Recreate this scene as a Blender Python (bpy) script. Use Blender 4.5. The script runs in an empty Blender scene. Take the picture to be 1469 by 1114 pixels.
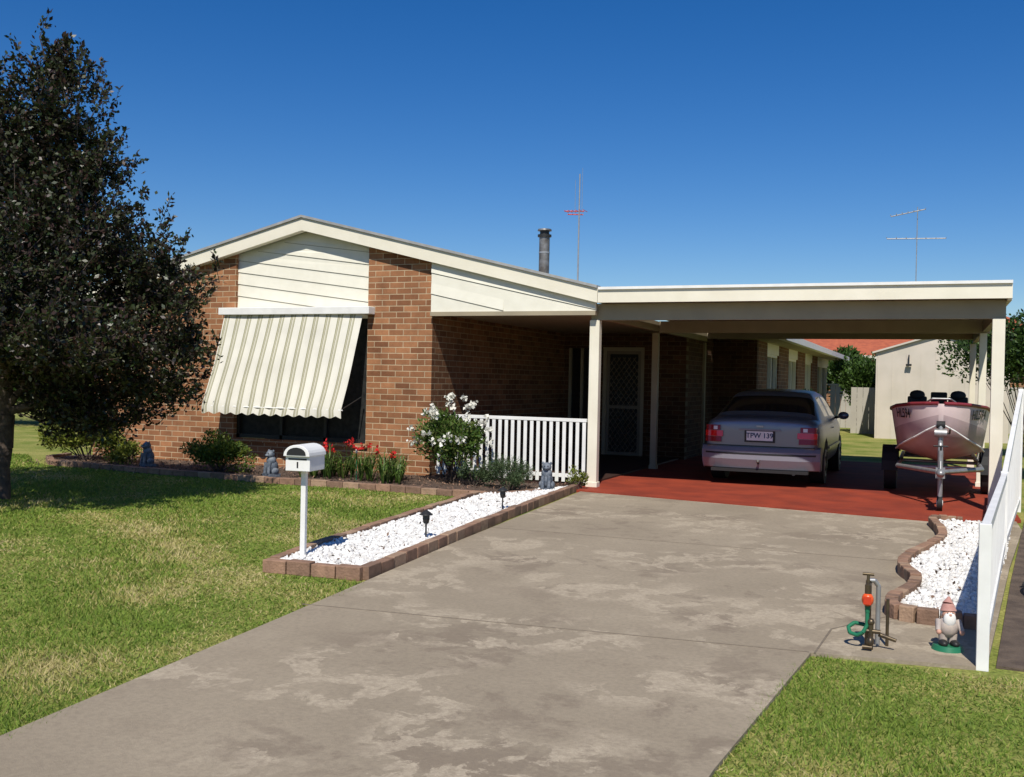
import bpy, math, random
import numpy as np
from mathutils import Vector, Matrix
random.seed(7); rng=np.random.default_rng(11)
scn=bpy.context.scene
scn.view_settings.view_transform='Standard'; scn.view_settings.look='None'; scn.view_settings.exposure=0

# ---------------------------------------------------------------- materials
def M(name,c1,c2=None,scale=4,rough=.75,bump=0,bscale=60,metal=0,detail=6,spec=.4,trans=0):
    m=bpy.data.materials.new(name); m.use_nodes=True
    nt=m.node_tree; N=nt.nodes; L=nt.links; b=N['Principled BSDF']
    b.inputs['Roughness'].default_value=rough; b.inputs['Metallic'].default_value=metal
    b.inputs['Specular IOR Level'].default_value=spec
    b.inputs['Base Color'].default_value=(*c1,1)
    tc=N.new('ShaderNodeTexCoord')
    if c2 is not None:
        n=N.new('ShaderNodeTexNoise'); n.inputs['Scale'].default_value=scale; n.inputs['Detail'].default_value=detail
        L.new(tc.outputs['Object'],n.inputs['Vector'])
        r=N.new('ShaderNodeValToRGB'); r.color_ramp.elements[0].position=.35; r.color_ramp.elements[1].position=.65
        r.color_ramp.elements[0].color=(*c1,1); r.color_ramp.elements[1].color=(*c2,1)
        L.new(n.outputs['Fac'],r.inputs['Fac']); L.new(r.outputs['Color'],b.inputs['Base Color'])
        src=r.outputs['Color']
    if bump:
        n2=N.new('ShaderNodeTexNoise'); n2.inputs['Scale'].default_value=bscale; n2.inputs['Detail'].default_value=4
        L.new(tc.outputs['Object'],n2.inputs['Vector'])
        bp=N.new('ShaderNodeBump'); bp.inputs['Strength'].default_value=bump; bp.inputs['Distance'].default_value=.02
        L.new(n2.outputs['Fac'],bp.inputs['Height']); L.new(bp.outputs['Normal'],b.inputs['Normal'])
    if trans:
        t=N.new('ShaderNodeBsdfTranslucent'); mx=N.new('ShaderNodeMixShader'); mx.inputs['Fac'].default_value=trans
        if c2 is not None: L.new(src,t.inputs['Color'])
        else: t.inputs['Color'].default_value=(*c1,1)
        L.new(b.outputs['BSDF'],mx.inputs[1]); L.new(t.outputs['BSDF'],mx.inputs[2])
        L.new(mx.outputs['Shader'],N['Material Output'].inputs['Surface'])
    return m

def brickmat(name,axis,dark=1.0):
    m=bpy.data.materials.new(name); m.use_nodes=True
    nt=m.node_tree; N=nt.nodes; L=nt.links; b=N['Principled BSDF']; b.inputs['Roughness'].default_value=.88
    b.inputs['Specular IOR Level'].default_value=.25
    tc=N.new('ShaderNodeTexCoord'); sp=N.new('ShaderNodeSeparateXYZ'); cb=N.new('ShaderNodeCombineXYZ')
    L.new(tc.outputs['Object'],sp.inputs[0]); L.new(sp.outputs[axis],cb.inputs[0]); L.new(sp.outputs['Z'],cb.inputs[1])
    br=N.new('ShaderNodeTexBrick'); L.new(cb.outputs[0],br.inputs['Vector'])
    br.inputs['Scale'].default_value=1; br.inputs['Brick Width'].default_value=.24; br.inputs['Row Height'].default_value=.086
    br.inputs['Mortar Size'].default_value=.0065; br.inputs['Mortar Smooth'].default_value=.2; br.inputs['Bias'].default_value=0
    br.inputs['Color1'].default_value=(.36,.165,.078,1); br.inputs['Color2'].default_value=(.19,.08,.038,1)
    br.inputs['Mortar'].default_value=(.48,.36,.23,1)
    n=N.new('ShaderNodeTexNoise'); n.inputs['Scale'].default_value=2.2; n.inputs['Detail'].default_value=8; n.inputs['Roughness'].default_value=.75
    L.new(tc.outputs['Object'],n.inputs['Vector'])
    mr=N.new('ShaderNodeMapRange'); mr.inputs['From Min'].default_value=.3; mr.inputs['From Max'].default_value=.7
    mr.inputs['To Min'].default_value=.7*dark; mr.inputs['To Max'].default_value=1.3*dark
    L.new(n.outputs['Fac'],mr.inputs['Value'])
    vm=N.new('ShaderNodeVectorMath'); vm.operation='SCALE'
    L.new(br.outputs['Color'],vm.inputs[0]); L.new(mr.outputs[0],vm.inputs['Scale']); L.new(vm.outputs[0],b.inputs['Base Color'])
    n3=N.new('ShaderNodeTexNoise'); n3.inputs['Scale'].default_value=90; L.new(tc.outputs['Object'],n3.inputs['Vector'])
    ad=N.new('ShaderNodeMath'); ad.operation='MULTIPLY_ADD'; ad.inputs[1].default_value=-1.0
    L.new(br.outputs['Fac'],ad.inputs[0]); 
    ml=N.new('ShaderNodeMath'); ml.operation='MULTIPLY'; ml.inputs[1].default_value=.4; L.new(n3.outputs['Fac'],ml.inputs[0]); L.new(ml.outputs[0],ad.inputs[2])
    bp=N.new('ShaderNodeBump'); bp.inputs['Strength'].default_value=.7; bp.inputs['Distance'].default_value=.008
    L.new(ad.outputs[0],bp.inputs['Height']); L.new(bp.outputs['Normal'],b.inputs['Normal'])
    return m

def concretemat():
    m=bpy.data.materials.new('stained_concrete'); m.use_nodes=True
    nt=m.node_tree; N=nt.nodes; L=nt.links; b=N['Principled BSDF']; b.inputs['Roughness'].default_value=.95; b.inputs['Specular IOR Level'].default_value=.15
    tc=N.new('ShaderNodeTexCoord')
    def noise(sc,det,rg=.5,dist=0,off=0):
        n=N.new('ShaderNodeTexNoise'); n.inputs['Scale'].default_value=sc; n.inputs['Detail'].default_value=det
        n.inputs['Roughness'].default_value=rg; n.inputs['Distortion'].default_value=dist
        mp=N.new('ShaderNodeMapping'); mp.inputs['Location'].default_value=(off,off*.7,0); L.new(tc.outputs['Object'],mp.inputs[0]); L.new(mp.outputs[0],n.inputs['Vector']); return n.outputs['Fac']
    def ramp(src,p0,p1,v0,v1):
        r=N.new('ShaderNodeMapRange'); r.inputs['From Min'].default_value=p0; r.inputs['From Max'].default_value=p1
        r.inputs['To Min'].default_value=v0; r.inputs['To Max'].default_value=v1; L.new(src,r.inputs['Value']); return r.outputs[0]
    def mix(f,a,bc):
        x=N.new('ShaderNodeMix'); x.data_type='RGBA'
        L.new(f,x.inputs[0]) 
        if isinstance(a,tuple): x.inputs[6].default_value=(*a,1)
        else: L.new(a,x.inputs[6])
        x.inputs[7].default_value=(*bc,1); return x.outputs[2]
    c=mix(ramp(noise(.7,7,.6),.35,.65,0,1),(.355,.295,.215),(.285,.235,.17))
    def mult(a,b2):
        x=N.new('ShaderNodeMath'); x.operation='MULTIPLY'; L.new(a,x.inputs[0]); L.new(b2,x.inputs[1]); return x.outputs[0]
    dk=mult(ramp(noise(1.5,10,.7,.3,17.3),.52,.58,0,.65),ramp(noise(.4,2,.5,0,5),.40,.55,.1,1))
    c=mix(dk,c,(.215,.17,.125))
    patch=mult(ramp(noise(3.1,11,.66,.4,3.1),.505,.53,0,1),ramp(noise(.75,3,.5,0,9),.47,.53,0,1))
    c=mix(mult(patch,ramp(noise(26,6,.75,0,2),.35,.62,.25,1)),c,(.46,.385,.285))
    c=mix(ramp(noise(38,6,.8,0,1),.42,.75,0,.55),c,(.17,.137,.105))
    L.new(c,b.inputs['Base Color'])
    bp=N.new('ShaderNodeBump'); bp.inputs['Strength'].default_value=.4; bp.inputs['Distance'].default_value=.01
    L.new(noise(120,5,.7),bp.inputs['Height']); L.new(bp.outputs['Normal'],b.inputs['Normal'])
    return m

def stripemat():
    m=bpy.data.materials.new('striped_canvas'); m.use_nodes=True
    nt=m.node_tree; N=nt.nodes; L=nt.links; b=N['Principled BSDF']; b.inputs['Roughness'].default_value=.9; b.inputs['Specular IOR Level'].default_value=.1
    tc=N.new('ShaderNodeTexCoord'); sp=N.new('ShaderNodeSeparateXYZ'); L.new(tc.outputs['UV'],sp.inputs[0])
    fr=N.new('ShaderNodeMath'); fr.operation='FRACT'; L.new(sp.outputs['X'],fr.inputs[0])
    r=N.new('ShaderNodeValToRGB'); r.color_ramp.interpolation='CONSTANT'
    cream=(.78,.75,.66,1); olive=(.27,.26,.15,1); sand=(.52,.49,.36,1)
    e=r.color_ramp.elements; e[0].position=0; e[0].color=cream; e[1].position=.44; e[1].color=olive
    for p,c in ((.50,sand),(.60,olive),(.64,cream),(.70,sand),(.82,olive),(.86,cream)):
        x=e.new(p); x.color=c
    L.new(fr.outputs[0],r.inputs['Fac'])
    n=N.new('ShaderNodeTexNoise'); n.inputs['Scale'].default_value=3; n.inputs['Detail'].default_value=6; L.new(tc.outputs['Object'],n.inputs['Vector'])
    mr=N.new('ShaderNodeMapRange'); mr.inputs['To Min'].default_value=.8; mr.inputs['To Max'].default_value=1.15; L.new(n.outputs['Fac'],mr.inputs['Value'])
    vm=N.new('ShaderNodeVectorMath'); vm.operation='SCALE'; L.new(r.outputs['Color'],vm.inputs[0]); L.new(mr.outputs[0],vm.inputs['Scale'])
    L.new(vm.outputs[0],b.inputs['Base Color'])
    t=N.new('ShaderNodeBsdfTranslucent'); L.new(vm.outputs[0],t.inputs['Color']); mx=N.new('ShaderNodeMixShader'); mx.inputs[0].default_value=.12
    L.new(b.outputs[0],mx.inputs[1]); L.new(t.outputs[0],mx.inputs[2]); L.new(mx.outputs[0],N['Material Output'].inputs['Surface'])
    return m

def lawnmat():
    m=bpy.data.materials.new('lawn_ground'); m.use_nodes=True
    nt=m.node_tree; N=nt.nodes; L=nt.links; b=N['Principled BSDF']; b.inputs['Roughness'].default_value=.95; b.inputs['Specular IOR Level'].default_value=.1
    tc=N.new('ShaderNodeTexCoord')
    n=N.new('ShaderNodeTexNoise'); n.inputs['Scale'].default_value=.9; n.inputs['Detail'].default_value=8; n.inputs['Roughness'].default_value=.7; L.new(tc.outputs['Object'],n.inputs['Vector'])
    r=N.new('ShaderNodeValToRGB'); e=r.color_ramp.elements
    e[0].position=.35; e[0].color=(.12,.18,.025,1); e[1].position=.62; e[1].color=(.34,.31,.10,1)
    L.new(n.outputs['Fac'],r.inputs['Fac'])
    n2=N.new('ShaderNodeTexNoise'); n2.inputs['Scale'].default_value=40; n2.inputs['Detail'].default_value=6; L.new(tc.outputs['Object'],n2.inputs['Vector'])
    mr=N.new('ShaderNodeMapRange'); mr.inputs['From Min'].default_value=.3; mr.inputs['From Max'].default_value=.7; mr.inputs['To Min'].default_value=.55; mr.inputs['To Max'].default_value=1.3; L.new(n2.outputs['Fac'],mr.inputs['Value'])
    vm=N.new('ShaderNodeVectorMath'); vm.operation='SCALE'; L.new(r.outputs['Color'],vm.inputs[0]); L.new(mr.outputs[0],vm.inputs['Scale'])
    L.new(vm.outputs[0],b.inputs['Base Color'])
    bp=N.new('ShaderNodeBump'); bp.inputs['Strength'].default_value=.6; bp.inputs['Distance'].default_value=.02
    L.new(n2.outputs['Fac'],bp.inputs['Height']); L.new(bp.outputs['Normal'],b.inputs['Normal'])
    return m

mBrickY=brickmat('brick_front','X'); mBrickX=brickmat('brick_side_shaded','Y',.6); mBrickYShade=brickmat('brick_entry_shaded','X',.3); mBrickXShade=brickmat('brick_carport_shaded','Y',.3)  # side, entry and carport: same brick, darkened to put shade into its colour
mConc=concretemat(); mStripe=stripemat(); mLawn=lawnmat()
mCream=M('cream_paint',(.80,.75,.62),(.74,.69,.56),3,.5)
mSiding=M('cream_siding',(.80,.77,.66),(.75,.72,.61),5,.6)
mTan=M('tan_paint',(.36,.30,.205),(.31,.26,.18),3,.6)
mWhite=M('white_paint',(.82,.81,.78),(.74,.73,.70),6,.45)
mRoofG=M('zinc_roof',(.45,.44,.42),(.36,.35,.33),8,.5,metal=.3)
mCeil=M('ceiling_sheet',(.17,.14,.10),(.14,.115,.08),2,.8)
mGlass=M('dark_glass',(.012,.014,.016),rough=.06,spec=.8)
mWinGl=M('window_flyscreen',(.014,.015,.016),(.03,.031,.03),12,rough=.55,spec=.15)
mDark=M('dark_trim',(.02,.02,.02),rough=.5)
mCurtain=M('curtain',(.13,.13,.115),(.08,.08,.07),9,.9)
mSlab=M('red_paving',(.31,.055,.028),(.21,.040,.024),2.2,.8,.2,60,spec=.15)
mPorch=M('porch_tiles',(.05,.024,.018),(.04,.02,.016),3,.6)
mEdge=[M('edging_%d'%i,c,tuple(v*.7 for v in c),12,.9,.4,60) for i,c in enumerate([(.34,.20,.13),(.28,.165,.11),(.38,.25,.165),(.23,.14,.095)])]
mMulch=M('mulch',(.13,.085,.06),(.06,.04,.03),18,.95,.9,40)
mSoil=M('dry_soil',(.13,.095,.07),(.07,.05,.038),6,.95,.6,50)
mJoint=M('joint_grit',(.15,.12,.09),(.20,.165,.12),30,.95)
mGravelB=M('gravel_base',(.62,.6,.57),(.45,.43,.40),30,.9,.8,50)
mStone=[M('white_stone_%d'%i,c,rough=.75) for i,c in enumerate([(.82,.81,.78),(.74,.72,.69),(.60,.58,.55)])]
mGalv=M('galvanised',(.42,.42,.42),(.33,.33,.33),12,.45,metal=.6)
mRed=M('red_plastic',(.55,.05,.02),rough=.35); mOrange=M('orange_plastic',(.75,.10,.02),rough=.35)
mGreenP=M('green_plastic',(.02,.16,.08),rough=.4)
mBlack=M('black_rubber',(.015,.015,.016),rough=.7)
mShed=M('shed_steel',(.60,.53,.45),(.54,.48,.40),2,.55)
mFence=M('fence_steel',(.45,.42,.36),(.40,.37,.32),2,.6)
mTile=M('terracotta_tiles',(.42,.11,.05),(.32,.08,.04),6,.8,.4,15)
mStatue=M('blue_statue',(.07,.09,.12),(.19,.21,.24),22,.6)
mFlueM=M('flue_steel',(.22,.22,.22),(.10,.09,.08),9,.5,metal=.4)
mBark=M('bark',(.05,.035,.028),(.10,.075,.06),14,.95,.8,30)
def leafm(n,cols,tr=.25,rough=.5,spec=.3):
    return [M(n+'_%d'%i,c,tuple(v*.6 for v in c),9,rough,trans=tr,spec=spec) for i,c in enumerate(cols)]
mPlum=leafm('plum_leaf',[(.026,.022,.014),(.036,.040,.014),(.028,.050,.012),(.055,.028,.022),(.065,.075,.028)],.2,.42,.45)
mGreen=leafm('green_leaf',[(.06,.12,.02),(.09,.16,.03),(.04,.085,.015)])
mYel=leafm('lime_leaf',[(.19,.23,.03),(.26,.28,.045),(.10,.14,.02)])
mRose=leafm('rose_leaf',[(.08,.16,.03),(.12,.20,.035),(.14,.17,.045)])
mDkG=leafm('dark_leaf',[(.03,.065,.015),(.05,.095,.02),(.02,.045,.012)])
mGrey=leafm('grey_leaf',[(.08,.13,.055),(.12,.16,.07),(.06,.095,.04)])
mPetal=[M('white_petal',(.8,.78,.7),rough=.6,trans=.2)]
mRedPetal=[M('red_petal',(.6,.02,.02),rough=.6,trans=.2)]

# ---------------------------------------------------------------- mesh builder
class MB:
    def __init__(s): s.v=[]; s.f=[]; s.m=[]; s.sm=[]; s.mats=[]
    def mi(s,m):
        if m not in s.mats: s.mats.append(m)
        return s.mats.index(m)
    def add(s,vs,fs,m,sm=False):
        o=len(s.v); s.v+= [tuple(v) for v in vs]; k=s.mi(m)
        for f in fs: s.f.append([i+o for i in f]); s.m.append(k); s.sm.append(sm)
    def box(s,x0,x1,y0,y1,z0,z1,m):
        s.add([(x0,y0,z0),(x1,y0,z0),(x1,y1,z0),(x0,y1,z0),(x0,y0,z1),(x1,y0,z1),(x1,y1,z1),(x0,y1,z1)],
              [(0,3,2,1),(4,5,6,7),(0,1,5,4),(1,2,6,5),(2,3,7,6),(3,0,4,7)],m)
    def obox(s,c,half,rot,m):
        vs=[]
        for dz in(-1,1):
            for dx,dy in((-1,-1),(1,-1),(1,1),(-1,1)):
                vs.append(Vector(c)+rot@Vector((dx*half[0],dy*half[1],dz*half[2])))
        s.add(vs,[(0,3,2,1),(4,5,6,7),(0,1,5,4),(1,2,6,5),(2,3,7,6),(3,0,4,7)],m)
    def prism(s,poly,axis,a0,a1,m):
        n=len(poly)
        def P(p,a):
            return (a,p[0],p[1]) if axis=='X' else (p[0],a,p[1]) if axis=='Y' else (p[0],p[1],a)
        vs=[P(p,a0) for p in poly]+[P(p,a1) for p in poly]
        fs=[list(range(n))[::-1],list(range(n,2*n))]+[(i,(i+1)%n,n+(i+1)%n,n+i) for i in range(n)]
        s.add(vs,fs,m)
    def tube(s,p0,p1,r0,r1,m,seg=10,cap=True):
        p0=Vector(p0);p1=Vector(p1); d=(p1-p0); 
        if d.length<1e-6: return
        q=d.to_track_quat('Z','Y'); vs=[]
        for p,r in((p0,r0),(p1,r1)):
            for i in range(seg):
                a=2*math.pi*i/seg; vs.append(p+q@Vector((math.cos(a)*r,math.sin(a)*r,0)))
        s.add(vs,[(i,(i+1)%seg,seg+(i+1)%seg,seg+i) for i in range(seg)],m,True)
        if cap: s.add(vs,[list(range(seg))[::-1],list(range(seg,2*seg))],m)
    def path(s,pts,r,m,seg=8):
        for a,b in zip(pts[:-1],pts[1:]): s.tube(a,b,r,r,m,seg)
    def ball(s,c,r,m,u=12,v=8):
        if not hasattr(r,'__len__'): r=(r,r,r)
        vs=[];fs=[]
        for j in range(v+1):
            t=math.pi*j/v
            for i in range(u):
                a=2*math.pi*i/u; vs.append((c[0]+r[0]*math.sin(t)*math.cos(a),c[1]+r[1]*math.sin(t)*math.sin(a),c[2]+r[2]*math.cos(t)))
        for j in range(v):
            for i in range(u): fs.append((j*u+i,(j+1)*u+i,(j+1)*u+(i+1)%u,j*u+(i+1)%u))
        s.add(vs,fs,m,True)
    def build(s,name,parent=None,loc=(0,0,0),rot=0,bevel=0):
        me=bpy.data.meshes.new(name); me.from_pydata(s.v,[],s.f)
        for m in s.mats: me.materials.append(m)
        me.polygons.foreach_set('material_index',s.m); me.polygons.foreach_set('use_smooth',s.sm); me.update()
        o=bpy.data.objects.new(name,me); scn.collection.objects.link(o)
        o.location=loc; o.rotation_euler=(0,0,rot)
        if parent: o.parent=parent
        if bevel:
            b=o.modifiers.new('b','BEVEL'); b.width=bevel; b.segments=2; b.limit_method='ANGLE'; b.angle_limit=math.radians(40)
        return o
def empty(name,loc=(0,0,0),rot=0):
    e=bpy.data.objects.new(name,None); scn.collection.objects.link(e); e.location=loc; e.rotation_euler=(0,0,rot); return e

def polymesh(name,V,nper,mats,midx,parent=None):
    n=len(V)//nper; me=bpy.data.meshes.new(name)
    me.vertices.add(len(V)); me.vertices.foreach_set('co',V.astype(np.float32).ravel())
    me.loops.add(len(V)); me.loops.foreach_set('vertex_index',np.arange(len(V),dtype=np.int32))
    me.polygons.add(n); me.polygons.foreach_set('loop_start',np.arange(0,len(V),nper,dtype=np.int32))
    for m in mats: me.materials.append(m)
    me.polygons.foreach_set('material_index',midx.astype(np.int32)); me.update(calc_edges=True)
    o=bpy.data.objects.new(name,me); scn.collection.objects.link(o)
    if parent: o.parent=parent
    return o
def unit(a): return a/np.maximum(np.linalg.norm(a,axis=1,keepdims=True),1e-9)
def leaves(name,P,size,mats,parent=None,asp=.55,bias=None,biasw=.6):
    n=len(P); t=unit(rng.normal(size=(n,3)))
    if bias is not None: t=unit(t+bias*biasw)
    b=unit(np.cross(t,rng.normal(size=(n,3)))); s=size*rng.uniform(.6,1.25,(n,1))
    V=np.stack([P,P+t*s*.5+b*s*asp*.5,P+t*s,P+t*s*.5-b*s*asp*.5],1).reshape(-1,3)
    return polymesh(name,V,4,mats,rng.integers(0,len(mats),n),parent)
def bush(name,c,r,n,size,mats,asp=.5,lumps=14,flowers=0,fm=None,stems=True,flz=0):
    e=empty(name); c=np.array(c,float); r=np.array(r,float)
    k=rng.normal(size=(lumps,3)); k=unit(k)*rng.uniform(.3,.8,(lumps,1)); k[:,2]=np.abs(k[:,2])*1.0
    idx=rng.integers(0,lumps,n); q=unit(rng.normal(size=(n,3)))*rng.uniform(0,1,(n,1))**.5*rng.uniform(.22,.5,(lumps,1))[idx]
    P=k[idx]+q; P=P*r+c; P[:,2]=np.maximum(P[:,2],.02)
    out=unit((P-c)); leaves('foliage',P,size,mats,e,asp,out+np.array([0,0,.4]),.9)
    if stems:
        b=MB()
        for i in range(lumps):
            t=k[i]*r+c; b.tube((c[0]+rng.normal()*.04,c[1]+rng.normal()*.04,0),t,.012,.005,mBark,5,False)
        b.build('stems',e)
    if flowers:
        F=unit(rng.normal(size=(flowers,3))); F[:,2]=np.abs(F[:,2]); F=F*r*rng.uniform(.9,1.15,(flowers,1))+c; F[:,2]+=flz
        FP=np.repeat(F,14,0)+rng.normal(size=(flowers*14,3))*.018
        leaves('flowers',FP,.055,fm,e,.9)
    return e

# ---------------------------------------------------------------- ground
b=MB(); b.add([(-300,-60,0),(300,-60,0),(300,600,0),(-300,600,0)],[(0,1,2,3)],mLawn); b.build('ground')
DL=[(-3.0,-8),(-3.15,.5),(-3.32,2.83),(-3.48,4.6),(-3.62,6.05),(-3.82,8.0),(-4.18,12.5)]
DR=[(.9,12.5),(.9,11.5),(.62,9.0),(.30,5.72),(-.56,5.60),(-.60,5.1),(-.71,3.74),(-.78,1.5),(-.85,-8)]
b=MB(); b.prism(DL+DR,'Z',-.05,.02,mConc); b.build('driveway')
b=MB()
b.prism([(-3.6,5.30),(-3.6,5.308),(-.57,5.608),(-.57,5.60)],'Z',.018,.0225,mJoint)
b.prism([(-3.9,8.9),(-3.9,8.907),(-.05,8.907),(-.05,8.9)],'Z',.018,.0225,mJoint)
b.prism([(-.545,5.6),(-.535,5.6),(-.50,6.2),(-.2,6.72),(-.21,6.72),(-.512,6.2)],'Z',.018,.0225,mJoint)
b.build('driveway_joints')
b=MB(); b.prism([(-4.3,12.45),(-4.0,12.38),(.05,11.72),(.66,12.1),(.95,12.3),(.95,20.2),(-4.3,20.2)],'Z',-.05,.035,mSlab); b.build('carport_slab')

# beds
b=MB(); b.prism([(-12.9,11.9),(-12.2,11.5),(-8.2,11.25),(-5.0,11.2),(-4.35,12.7),(-6.5,12.84),(-13.2,12.84)],'Z',-.02,.05,mMulch); b.build('garden_bed')
b=MB(); b.prism([(.35,5.8),(3.5,5.8),(3.5,13.5),(1.1,13.5),(.6,8.5)],'Z',-.02,.015,mSoil); b.build('side_garden_bed')
def inpoly(x,y,poly):
    c=np.zeros(len(x),bool); n=len(poly); j=n-1
    for i in range(n):
        xi,yi=poly[i]; xj,yj=poly[j]
        cond=((yi>y)!=(yj>y))&(x<(xj-xi)*(y-yi)/(yj-yi+1e-12)+xi); c^=cond; j=i
    return c
GB=[(-4.47,6.2),(-3.74,6.28),(-4.05,9.3),(-4.34,12.5),(-4.75,11.25),(-4.95,11.1),(-4.72,8.6)]
RB=[(.08,11.5),(.16,10.8),(.17,10.1),(.02,9.3),(-.10,8.7),(-.12,8.3),(-.03,7.9),(-.04,7.5),(-.14,7.0),(-.10,6.72),(.3,6.7),(.42,7.5),(.62,9.5),(.80,11.6)]
def gravel(name,poly,n):
    e=empty(name)
    b=MB(); b.prism(poly,'Z',-.01,.055,mGravelB); b.build('gravel_base',e)
    p=np.array(poly); x=rng.uniform(p[:,0].min(),p[:,0].max(),n*3); y=rng.uniform(p[:,1].min(),p[:,1].max(),n*3)
    k=inpoly(x,y,poly); x=x[k][:n]; y=y[k][:n]; n=len(x)
    t=(1+5**.5)/2
    iv=unit(np.array([(-1,t,0),(1,t,0),(-1,-t,0),(1,-t,0),(0,-1,t),(0,1,t),(0,-1,-t),(0,1,-t),(t,0,-1),(t,0,1),(-t,0,-1),(-t,0,1)],float))
    fi=np.array([(0,11,5),(0,5,1),(0,1,7),(0,7,10),(0,10,11),(1,5,9),(5,11,4),(11,10,2),(10,7,6),(7,1,8),(3,9,4),(3,4,2),(3,2,6),(3,6,8),(3,8,9),(4,9,5),(2,4,11),(6,2,10),(8,6,7),(9,8,1)])
    s=rng.uniform(.009,.022,(n,1,1))*rng.uniform(.6,1.3,(n,1,3)); V=iv[None]*s*rng.uniform(.8,1.2,(n,12,1))
    V+=np.stack([x,y,.06+rng.uniform(-.004,.018,n)],1)[:,None,:]
    T=V[:,fi,:].reshape(-1,3)
    polymesh('stones',T,3,mStone,np.repeat(rng.integers(0,3,n),20),e)
    k=rng.integers(0,n,160); leaves('dead_leaves',np.stack([x[k],y[k],np.full(160,.085)],1),.035,[mMulch,mEdge[3]],e,.5)
gravel('white_gravel',GB,9000); gravel('white_gravel',RB,5000)

def edging(name,pts,L=.22,w=.10,h=.11):
    b=MB(); pts=[Vector((p[0],p[1],0)) for p in pts]
    for a,c in zip(pts[:-1],pts[1:]):
        d=c-a; n=max(1,round(d.length/(L+.008))); u=d.normalized(); ang=math.atan2(u.y,u.x)
        for i in range(n):
            p=a+d*((i+.5)/n); hh=h*random.uniform(.92,1.05)
            R=Matrix.Rotation(ang+random.uniform(-.03,.03),3,'Z')@Matrix.Rotation(random.uniform(-.03,.03),3,'X')
            b.obox((p.x,p.y,hh/2),(d.length/n/2-.004,w/2,hh/2),R,random.choice(mEdge))
    return b.build(name,bevel=.006)
edging('brick_edging',[(-4.5,6.14),(-3.70,6.2),(-3.86,7.8),(-4.05,9.6),(-4.30,12.72)],h=.10,w=.085)
edging('brick_edging',[(-4.5,6.26),(-4.78,8.6),(-5.0,10.6),(-5.03,11.05)],h=.10,w=.085)
edging('brick_edging',[(-13.3,12.7),(-13.0,12.0),(-12.4,11.5),(-11,11.35),(-8.2,11.18),(-6.5,11.2),(-4.95,11.15),(-4.72,11.35),(-4.5,11.8)],h=.085)
def smooth(pts,k=6):
    out=[]
    for i in range(len(pts)-1):
        p0=np.array(pts[max(i-1,0)]);p1=np.array(pts[i]);p2=np.array(pts[i+1]);p3=np.array(pts[min(i+2,len(pts)-1)])
        for j in range(k):
            t=j/k; out.append(tuple(.5*((2*p1)+(-p0+p2)*t+(2*p0-5*p1+4*p2-p3)*t*t+(-p0+3*p1-3*p2+p3)*t**3)))
    out.append(tuple(pts[-1])); return out
edging('brick_edging',smooth([(.35,11.62),(.06,11.55),(.12,10.8),(.13,10.1),(-.02,9.35),(-.15,8.75),(-.16,8.3),(-.07,7.9),(-.08,7.5),(-.19,7.0),(-.14,6.66),(.3,6.62)],4),L=.11,w=.08,h=.11)

# grass blades
N=1400000
gx=rng.uniform(-16,3.6,N); gy=rng.uniform(1.6,12.6,N)
dl=np.interp(gy,[p[1] for p in DL],[p[0] for p in DL])
left=(gx<dl+.03+.03*np.sin(gy*9)+rng.normal(0,.02,N))&(gy<11.12+np.interp(gx,[-16,-13,-12.4,-8],[3,.6,.3,0]))
bedL=inpoly(gx,gy,[(-4.56,6.08),(-3.4,6.1),(-4.2,12.8),(-5.05,11.2),(-5.03,10.6),(-4.83,8.6)])
dr=np.interp(gy,[-8,1.5,3.74,5.1,5.6],[-.85,-.78,-.71,-.60,-.56])
right=(gx>dr-.02+rng.normal(0,.02,N))&(gy<5.6)
keep=(left&~bedL)|right
d=np.hypot(gx,gy)
keep&=rng.random(N)<np.clip((5.0/d)**1.3,0,1)
fz=gy*.923-gx*.384; fa=gx*.923+gy*.384
keep&=(np.abs(fa)<fz*.62+.6)&(fz>2.2)
gx=gx[keep];gy=gy[keep];n=len(gx); d=d[keep]
hh=rng.uniform(.010,.030,n)*(1+.3*np.sin(gx*3+gy*2)); w=.0035*np.maximum(1,d/5); a=rng.uniform(0,6.28,n); ln=rng.normal(0,.020,(n,2))
P=np.stack([gx,gy,np.zeros(n)],1); W=np.stack([np.cos(a)*w,np.sin(a)*w,np.zeros(n)],1)
T=P+np.stack([ln[:,0],ln[:,1],hh],1)
V=np.stack([P-W,P+W,T],1).reshape(-1,3)
mGr=[M('grass_a',(.18,.27,.038),rough=.6,trans=.3,spec=.2),M('grass_b',(.24,.32,.055),rough=.6,trans=.3,spec=.2),M('grass_c',(.37,.34,.11),rough=.7,trans=.2,spec=.2),M('grass_d',(.12,.19,.03),rough=.6,trans=.3,spec=.2),M('grass_dry',(.50,.42,.20),rough=.8,trans=.2,spec=.2)]
pn=np.sin(gx*1.3+2*np.sin(gy*.9))*np.sin(gy*1.7+1.4*np.sin(gx*1.1))+.6*np.sin(gx*4.1+gy*2.3)*np.sin(gy*3.7-gx)+.4*np.sin(gx*9.7+2*np.sin(gy*5))*np.sin(gy*11.3+gx*3)+rng.normal(0,.6,n)
mi=rng.choice([0,1,3],n); mi[(pn>.6)]=2; mi[pn>1.25]=4
polymesh('lawn',V,3,mGr,mi)

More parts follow.
